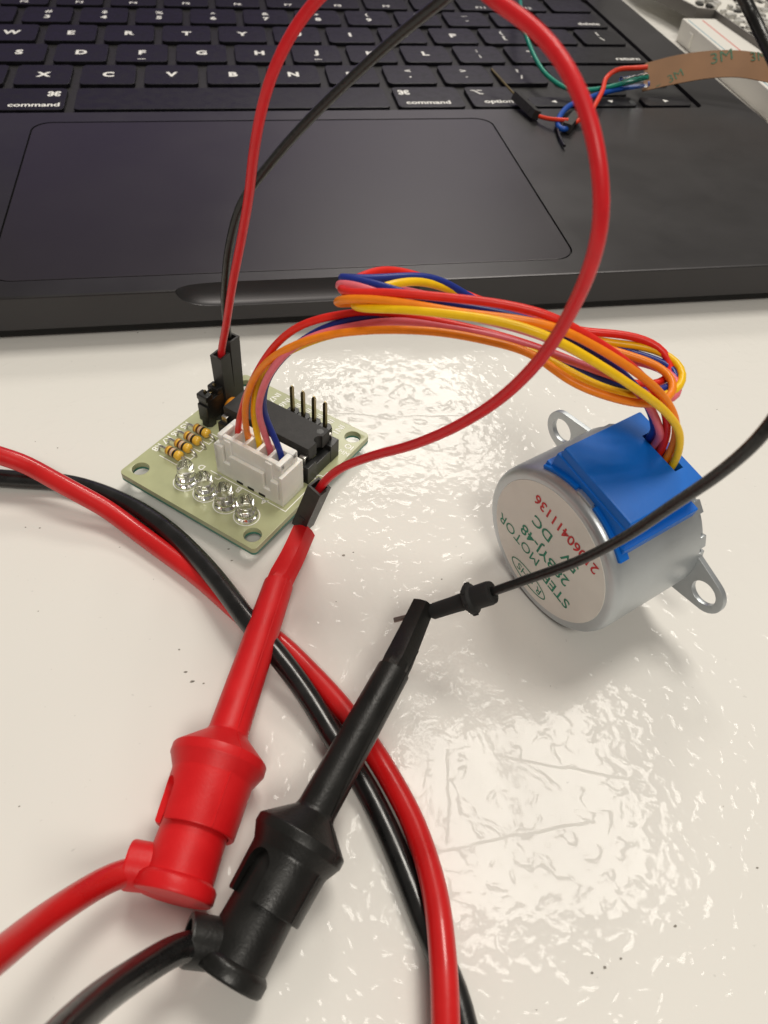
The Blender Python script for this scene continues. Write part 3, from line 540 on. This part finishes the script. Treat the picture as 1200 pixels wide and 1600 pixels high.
for a in range(6):
    mx = frame(s0, ax) @ Matrix.Rotation(a*math.pi/3+.3, 4, 'Z'); box(bm, 2.05, 2.45, -.35, .35, 2.95*k, 3.6*k, .12, mx)
put('connector', bm, M['rubber'], bj, True, 40)
bm = bmesh.new(); tube(bm, [s2-ax.normalized()*1.0]+D['black_pin'], .40, 12, step=1); put('pin', bm, M['pin'], bj, True, 60)

# ------------------------------------------------------------------ stepper motor (local mm: x along the shaft, y sideways, z towards the blue cover; origin at the label face)
A3, S3, U3 = [Vector(v) for v in D['motor_axes']]
mot = thing('stepper_motor', 'small round silver stepper motor with blue cover and printed back label lying on its side', 'motor', D['motor_c'], (A3, S3, U3))
ML = Matrix(((0, 0, 1, 0), (1, 0, 0, 0), (0, 1, 0, 0), (0, 0, 0, 1)))    # lathe z -> local x, x -> y, y -> z
bm = bmesh.new(); R0 = 14.0
prof = [(.02, 12.4), (.0, 12.7), (.06, 13.15), (.28, 13.55), (.62, 13.8), (1.1, 13.95), (1.7, R0), (17.4, R0), (17.5, 13.6)]
lathe(bm, [(.05, .05)]+prof, ML, 96); put('can', bm, M['zinc'], mot, sharp=50)
# crimp teeth round the front rim
for k in range(30):
    a = 2*math.pi*(k+.5)/30
    if k % 3 == 0: continue
    bm = bmesh.new(); box(bm, 13.25, 14.0, -1.05, 1.05, 17.3, 18.6, .12); bm.transform(ML @ Matrix.Rotation(a, 4, 'Z')); put('crimp_tooth', bm, M['zinc'], mot)
ear = []
def ear_side(sgn):
    p = []
    for a in range(-78, 79, 12): p.append((17.5*sgn+3.5*sgn*math.cos(math.radians(a)), 3.5*math.sin(math.radians(a))*sgn))
    return p
q = math.degrees(math.asin(4.6/13.6))
ol = [(13.6*math.cos(math.radians(a)), 13.6*math.sin(math.radians(a))) for a in range(int(q)+1, 180-int(q), 6)] + ear_side(-1) + [(13.6*math.cos(math.radians(a)), 13.6*math.sin(math.radians(a))) for a in range(180+int(q)+1, 360-int(q), 6)] + ear_side(1)
me = plate([ol, circle(17.5, 0, 2.15), circle(-17.5, 0, 2.15)], 17.45, 18.35, .08); me.transform(ML)
link('mounting_plate', me, M['zinc'], mot)
bm = bmesh.new(); lathe(bm, [(18.3, 4.5), (19.6, 4.5), (19.7, 4.2)], ML @ Matrix.Translation((0, -8, 0)), 32); lathe(bm, [(19, 2.5), (27.5, 2.5), (27.7, 2.3)], ML @ Matrix.Translation((0, -8, 0)), 24); put('shaft', bm, M['gold'], mot)
bm = bmesh.new(); lathe(bm, [(.04, 12.05), (-.06, 12.0), (-.06, .05)], ML, 72, caps=False); lab = put('back_label', bm, M['paper'], mot, sharp=20)
# lettering on the label: text x runs along -y, text up along -z
TL = Matrix(((0, 0, -1, -.10), (-1, 0, 0, 0), (0, -1, 0, 0), (0, 0, 0, 1)))
bm = bmesh.new()
add_text(bm, 'STEP', 2.9, TL @ Matrix.Translation((-4.7, 4.85, 0)), .012, 1.06); add_text(bm, 'MOTOR', 2.85, TL @ Matrix.Translation((5.3, 4.0, 0)), .0, 1.0)
add_text(bm, '28BYJ-48', 3.1, TL @ Matrix.Translation((.1, .65, 0)), .012, 1.0); add_text(bm, '5V   DC', 3.0, TL @ Matrix.Translation((-.4, -3.1, 0)), .012, 1.05)
add_text(bm, 'R', 2.0, TL @ Matrix.Translation((-2.3, 9.1, 0)), .0, 1.15); add_text(bm, 'o', 1.4, TL @ Matrix.Translation((-.6, 9.1, 0))); add_text(bm, 'HS', 2.0, TL @ Matrix.Translation((1.9, 9.1, 0)), .0, 1.15)
b2 = bmesh.new(); strokes(b2, [(.3+4.3*math.cos(math.radians(a)), 9.1+1.55*math.sin(math.radians(a))) for a in range(0, 361, 10)], .2, 0); b2.transform(TL)
t_ = bpy.data.meshes.new('t'); b2.to_mesh(t_); b2.free(); bm.from_mesh(t_)
put('green_print', bm, M['ink_green'], lab)
bm = bmesh.new(); add_text(bm, '21060411136', 2.75, TL @ Matrix.Translation((-.9, -7.0, 0)), .018, .95)
put('red_print', bm, M['ink_red'], lab)
# blue cover: saddle, raised box with a slot for the wires, front lip in two pieces
bm = bmesh.new(); box(bm, 2.0, 17.0, -7.15, 7.15, 11.5, 17.0, .35)
top = bm_mesh(bm)
bm = bmesh.new(); box(bm, 13.9, 15.5, -3.5, 3.5, 14.0, 18.0)
top = cut(top, [bm_mesh(bm)])
bm = bmesh.new(); bm.from_mesh(top)
box(bm, 1.7, 16.6, -8.5, 8.75, 9.0, 12.6, .25); box(bm, 1.75, 3.0, -7.6, 7.9, 11.0, 15.4, .3)
def arc_strip(bm, y0, y1, x0, x1, ra, rb, n=10):
    rows = []
    for k in range(n+1):
        t = math.asin(y0/14)+(math.asin(y1/14)-math.asin(y0/14))*k/n
        rows.append([bm.verts.new((x, r_*math.sin(t), r_*math.cos(t))) for x, r_ in ((x0, ra), (x0, rb-.12), (x0+.12, rb), (x1, rb), (x1, ra))])
    for a, b in zip(rows, rows[1:]):
        for k in range(5): bm.faces.new((a[k], a[(k+1) % 5], b[(k+1) % 5], b[k]))
    bm.faces.new(rows[0][::-1]); bm.faces.new(rows[-1])
arc_strip(bm, -8.0, -1.9, 1.15, 2.8, 13.7, 14.5); arc_strip(bm, 1.7, 9.2, 1.15, 2.8, 13.7, 14.5)
bmesh.ops.recalc_face_normals(bm, faces=bm.faces[:])
put('blue_cover', bm, M['blue'], mot, sharp=30)
bm = bmesh.new(); arc_strip(bm, -1.5, 1.3, 1.0, 2.4, 13.7, 14.3); bmesh.ops.recalc_face_normals(bm, faces=bm.faces[:]); put('metal_tab', bm, M['zinc'], mot)
for c in ('red', 'orange', 'yellow', 'pink', 'blue'):
    bm = bmesh.new(); tube(bm, D['w_'+c], .555, 12, step=.9, sm=6); put('wire', bm, M['w_'+c], mot, True, 60, label=c+' motor wire')
# white plug at the wires' other end, in the board's socket
bm = bmesh.new(); GX0, GX1, GY0, GY1 = 14.9, 28.1, 11.2, 15.6
box(bm, GX0, GX1, GY0, GY1, 1.3, 6.2, .15); box(bm, GX0-.3, GX1+.3, GY0, GY0+.9, 6.1, 9.0, .2); box(bm, GX0-.3, GX1+.3, GY1-1.3, GY1+.2, 6.1, 9.3, .25)
for i in range(6): x = GX0-.25+(GX1-GX0)/5*i*1.0; box(bm, x-.35+.25*(i == 0), x+.35+.25*(i == 0), GY0+.6, GY1-.9, 6.1, 8.9, .12)
box(bm, GX1-.9, GX1+.3, GY0-.3, GY1, 7.9, 9.2, .3); box(bm, GX0-.4, GX0+.7, GY0-.2, GY1, 7.9, 9.2, .3)
box(bm, GX0+1.2, GX0+2.6, GY0-.35, GY0+.4, 2.6, 8.6, .2); box(bm, GX1-3.1, GX1-1.6, GY0-.35, GY0+.4, 1.8, 8.6, .2)
bm.transform(bmx); pl = put('plug', bm, M['white_pl'], mot, True)
bm = bmesh.new()
for i in range(5): x = (16.6, 19.0, 21.5, 23.9, 26.4)[i]; box(bm, x-.75, x+.75, 12.5, 14.6, 6.15, 6.75, .1)
bm.transform(bmx); put('crimp', bm, M['band_gold'], pl, True)

# ------------------------------------------------------------------ test clips with their own cables
def test_clip(key_, colour, label, slot_dir, port_s, port_dir):
    d = D[key_]; e = Vector(d['e']); ax = Vector(d['ax']).normalized(); red = colour == 'red'
    P = M['p_red'] if red else M['p_black']; Cb = M['c_red'] if red else M['c_black']
    t = thing('test_clip', label, 'test clip', e, group='plunger test clips')
    mx = frame(e, ax, slot_dir)
    sc = 1.0 if red else .93
    bs, fs = (7.6, 14.9) if red else (8.0, 14.4)      # start of barrel, start of flange
    bm = bmesh.new()                                    # plunger with foot rim
    lathe(bm, [(-.1, 4.3*sc), (0, 4.75*sc), (.35, 5.0*sc), (1.5, 5.0*sc), (1.9, 4.75*sc), (2.2, 4.35*sc), (8, 4.25*sc), (14, 4.2*sc), (14.1, 3.8*sc)], mx, 48)
    pl = put('plunger', bm, P, t, True, 40)
    o = e+ax*port_s; pd = Vector(port_dir); pd = (pd-ax*pd.dot(ax)*.75).normalized()
    bm = bmesh.new(); pm_ = frame(o, pd, ax)
    lathe(bm, [(2.0, 2.75), (6.0, 2.9), (6.3, 2.8), (6.35, 2.1), (4.2, 2.0)], pm_, 32, caps=False)
    lathe(bm, [(4.1, 2.1), (4.2, .1)], pm_, 32, caps=False)
    put('cable_port', bm, P, t, True, 40)
    bm = bmesh.new()                                    # barrel and flange, hollow at the open end
    prof = [(bs+3, 4.35*sc), (bs+.05, 4.4*sc), (bs, 4.55*sc), (bs, 4.95*sc), (bs+.2, 5.1*sc), (fs-.8, 5.35*sc), (fs-.4, 5.42*sc), (fs+1.1, 6.22*sc), (fs+1.3, 6.36*sc), (fs+2.3, 6.38*sc), (fs+2.5, 6.25*sc), (fs+5.3, 2.95*sc), (fs+5.6, 2.82*sc), (fs+5.9, 2.75*sc)]
    lathe(bm, prof+[(fs+5.9, 1.0), (bs+3, 1.0)], mx, 64, caps=False)
    r = [v for v in bm.verts]
    bmesh.ops.bridge_loops(bm, edges=[e_ for e_ in bm.edges if len(e_.link_faces) == 1])
    bmesh.ops.recalc_face_normals(bm, faces=bm.faces[:])
    me = bm_mesh(bm)
    ol = [(-6, -1.75), (bs+3.6, -1.75)]+[(bs+3.6+1.75*math.sin(math.radians(a)), -1.75*math.cos(math.radians(a))) for a in range(15, 180, 15)]+[(bs+3.6, 1.75), (-6, 1.75)]
    c = plate([ol], 3.2, 9.0); c.transform(mx @ Matrix(((0, 0, 1, 0), (0, 1, 0, 0), (1, 0, 0, 0), (0, 0, 0, 1))))
    bb = bmesh.new(); bb.from_mesh(c); bmesh.ops.recalc_face_normals(bb, faces=bb.faces[:]); bb.to_mesh(c); bb.free()
    me = cut(me, [c])
    link('barrel', me, P, t, True, 40)
    for sd_ in ((.45, -.35, .8), (-.45, .35, -.8)) if red else ((.8, -.3, .5), (-.8, .3, -.5)):
        u_ = frame(e, ax, sd_).col[0].to_3d(); bm = bmesh.new()
        tube(bm, [e+ax*(bs+.15)+u_*5.08*sc, e+ax*(fs-.5)+u_*5.4*sc], .10, 8, raw=True)
        tube(bm, [e+ax*(fs+1.3)+u_*6.36*sc, e+ax*(fs+2.4)+u_*6.38*sc, e+ax*(fs+5.4)+u_*2.92*sc], .07, 8, raw=True)
        tube(bm, [e+ax*(fs+5.8)+u_*2.75*sc, e+ax*(fs+30)+u_*2.33], .09, 8, raw=True)
        put('seam', bm, P, t, True)
    tip = [Vector(v) for v in D[key_.replace('clip', 'tip')]]
    n0 = e+ax*(fs+4.9); n1 = tip[0]
    bm = bmesh.new(); tube(bm, [n0, n0.lerp(n1, .33), n0.lerp(n1, .66), n0.lerp(n1, .97)], (2.75*sc, 2.35), 32, raw=True)
    put('nose', bm, P, t, True, 40)
    bm = bmesh.new(); T = smooth(spline([n0.lerp(n1, .93)]+tip, .8), 2); ww = 2.3
    nrm = Vector((C_[0], C_[1], C_[2]))
    rings = []
    for i, p in enumerate(T):
        f = i/(len(T)-1); tg = (T[min(i+1, len(T)-1)]-T[max(0, i-1)]).normalized()
        vw = (nrm-p).normalized(); sd = tg.cross(vw).normalized(); up = sd.cross(tg)
        if red: w, h = 2.2-.55*f+.35*f*f, 2.2-.55*f
        else: w, h = 2.2-.5*f, 2.2-.4*f
        prof2 = [(-1, -.5), (-.7, -.9), (.7, -.9), (1, -.5), (1, .25), (.62, .7), (.1, 1.0), (-.5, .78), (-1, .35)]
        if i < 3: prof2 = [(math.cos(a), math.sin(a)) for a in [math.radians(q_) for q_ in (-155, -110, -70, -25, 10, 50, 88, 125, 165)]]
        rings.append([bm.verts.new(p+sd*(w*x_)+up*(h*y_)) for x_, y_ in prof2])
    for a, b in zip(rings, rings[1:]):
        for k in range(9): bm.faces.new((a[k], a[(k+1) % 9], b[(k+1) % 9], b[k]))
    bm.faces.new(rings[0][::-1]); bm.faces.new(rings[-1]); bmesh.ops.recalc_face_normals(bm, faces=bm.faces[:])
    put('hook_tip', bm, P, t, True, 25)
    bm = bmesh.new(); tube(bm, [o+pd*1.0, o+pd*3.5, o+pd*6.0]+D[key_+'_cable'][3:], 1.6, 20, step=1.2, sm=14); put('cable', bm, Cb, t, True, 60)
    return t
C_ = D['cam_loc']
test_clip('red_clip', 'red', 'red plunger test clip gripping the red jumper connector at the board', (-.9, .0, .45), 2.9, (-1, .0, .05))
test_clip('black_clip', 'black', 'black plunger test clip gripping the bare pin of the black jumper wire', (-.62, .0, .78), 3.4, (-.93, -.33, .12))
for c, lbl in (('red', 'thick glossy red test lead crossing the table twice over the black lead'), ('black', 'thick glossy black test lead twisted under the red lead on the table')):
    bm = bmesh.new(); tube(bm, D['lead_'+c], 1.62, 22, step=1.4); o = put('test_lead', bm, M['c_'+c], None, True, 60); tag(o, lbl, 'cable', 'loose test leads on the table')

# ------------------------------------------------------------------ LED strip lying over the laptop's corner
ls = thing('led_strip', 'brown paper backed strip with thin red, green and blue wires lying over the laptop corner', 'light strip', D['strip_bot'][0])
tp, bt = spline(D['strip_top'], 2.0), spline(D['strip_bot'], 2.0)
n = 40
def resample(P):
    return [P[min(len(P)-1, int(i/(n-1)*(len(P)-1)))].lerp(P[min(len(P)-1, int(i/(n-1)*(len(P)-1))+1)], i/(n-1)*(len(P)-1) % 1) for i in range(n)]
tp, bt = resample(tp), resample(bt)
bm = bmesh.new(); g = []
for a, b, a2, b2_ in zip(tp, bt, tp[1:]+[tp[-1]*2-tp[-2]], bt[1:]+[bt[-1]*2-bt[-2]]):
    nr = (a2-a).cross(b-a).normalized(); g.append((a, b, nr))
f1 = [(bm.verts.new(a+nr*.15), bm.verts.new(b+nr*.15), bm.verts.new(b-nr*.15), bm.verts.new(a-nr*.15)) for a, b, nr in g]
for p, q_ in zip(f1, f1[1:]):
    for k in range(4): bm.faces.new((p[k], q_[k], q_[(k+1) % 4], p[(k+1) % 4]))
bm.faces.new(f1[0]); bm.faces.new(f1[-1][::-1]); bmesh.ops.recalc_face_normals(bm, faces=bm.faces[:])
tape = put('backing_tape', bm, M['tape'], ls, True, 40)
def on_tape(s, i, v, size, rotd=0):
    a, b, nr = g[i]; p = a.lerp(b, v); xd = (g[min(i+2, n-1)][0]-g[i][0]).normalized(); yd = (a-b).normalized(); zd = xd.cross(yd).normalized()
    if zd.dot(Vector(C_)-p) < 0: zd = -zd
    m_ = Matrix((xd, yd, zd)).transposed().to_4x4(); m_.translation = p+zd*.25
    b_ = bmesh.new(); add_text(b_, s, size, m_ @ Matrix.Rotation(math.radians(rotd), 4, 'Z'), .0); return b_
put('printing', on_tape('3M', 18, .24, 5.8, 18), M['tape_ink'], tape, True)
put('printing', on_tape('3M', 27, .14, 4.4, 12), M['tape_ink'], tape, True)
put('printing', on_tape('3M', 8, .72, 4.2, 25), M['tape_ink'], tape, True)
put('printing', on_tape('~', 4, .93, 3.0, 25), M['tape_ink'], tape, True)
for k_, mk, r in (('s_red', 's_red', .75), ('s_green', 's_green', .72), ('s_blue', 's_blue', .85), ('s_orange', 's_red', .62), ('s_black', 'j_black', .42)):  # the black one is a short thin tube on the deck
    bm = bmesh.new(); tube(bm, D[k_], r, 12, step=1.2); put('wire', bm, M[mk], ls, True, 60, label={'s_red': 'orange red wire', 's_green': 'green wire', 's_blue': 'blue wire', 's_orange': 'short orange red wire between the connectors', 's_black': 'thin black tube end'}[k_])
for k_, w in (('s_con1', 2.6), ('s_con2', 2.5)):
    a, b = Vector(D[k_][0]), Vector(D[k_][1]); connector('connector', frame(a, b-a, (.3, .3, 1)), ls, (b-a).length, w)
bm = bmesh.new(); tube(bm, D['s_pin'], .35, 8, raw=True); put('pin', bm, M['gold'], ls, True)
bm = bmesh.new(); tube(bm, D['s_sleeve'], 2.1, 16, step=1.0); put('clear_sleeve', bm, M['clear'], ls, True, 60)

# ------------------------------------------------------------------ breadboard and metal tray behind the laptop
b0, b1, r0, r1 = [Vector(v) for v in D['bb']]
yd = (b0-b1).normalized(); xd = Vector((yd.y, -yd.x, 0))
bb = thing('breadboard', 'white breadboard with a red and a blue rail line beside the metal tray', 'breadboard', (b0.x, b0.y, 0), (xd, yd, (0, 0, 1)))
bm = bmesh.new(); box(bm, -1.6, 53, -82, 1.5, .05, 8.5, .5); put('block', bm, M['bb'], bb)
bm = bmesh.new(); box(bm, -.25, .25, -78, -1, 8.5, 8.53); put('rail_line', bm, M['bb_blue'], bb)
rw = (r0-b0).dot(xd)
bm = bmesh.new(); box(bm, rw-.3, rw+.3, -78, -1, 8.5, 8.53); put('rail_line', bm, M['bb_red'], bb)
bm = bmesh.new(); box(bm, -2.2, -1.55, -12, -9, 1.5, 6.5, .2); put('side_peg', bm, M['bb'], bb)
tr = thing('metal_tray', 'grey metal tray filled with small silver parts at the back corner of the table', 'metal tray', (332, 93, 0))
ol = [tuple(v) for v in D['tray']]
inner = [tuple(v) for v in D['tray_in']]
link('rim', plate([ol, inner], 6.0, 11.0, .3), M['tray'], tr, True)
link('floor_plate', plate([[(x*.999, y) for x, y in inner]], 6.5, 9.3), M['bb'], tr, True)
for x, y in ((340, 82), (340, 20), (420, 20), (420, 140)):
    bm = bmesh.new(); lathe(bm, [(.02, 3), (6.6, 3)], Matrix.Translation((x, y, 0)), 12); put('standoff', bm, M['tray'], tr, True)
bm = bmesh.new(); rr = random.Random(3)
for _ in range(900):
    x, y = rr.uniform(322, 440), rr.uniform(10, 150)
    if x < 334+max(0, (93-y))*.03+2 and y < 95: continue
    if x < 329: continue
    w, h = rr.uniform(.6, 2.2), rr.uniform(.6, 1.6); z = 9.3+rr.uniform(.2, 1.6)
    box(bm, -w, w, -h, h, 9.25, z, 0, rot2(x, y, 0, rr.choice((0, 90, 10, -15))))
tag(put('small_part', bm, M['tin'], tr, True), kind='stuff')
bm = bmesh.new()
for _ in range(420):
    x, y = rr.uniform(331, 440), rr.uniform(10, 150)
    if x < 334+max(0, (93-y))*.03+2 and y < 95: continue
    w, h = rr.uniform(.5, 1.7), rr.uniform(.5, 1.3); z = 9.3+rr.uniform(.2, 1.3)
    box(bm, -w, w, -h, h, 9.25, z, 0, rot2(x, y, 0, rr.choice((0, 90, 30))))
tag(put('dark_part', bm, M['chip'], tr, True), kind='stuff')
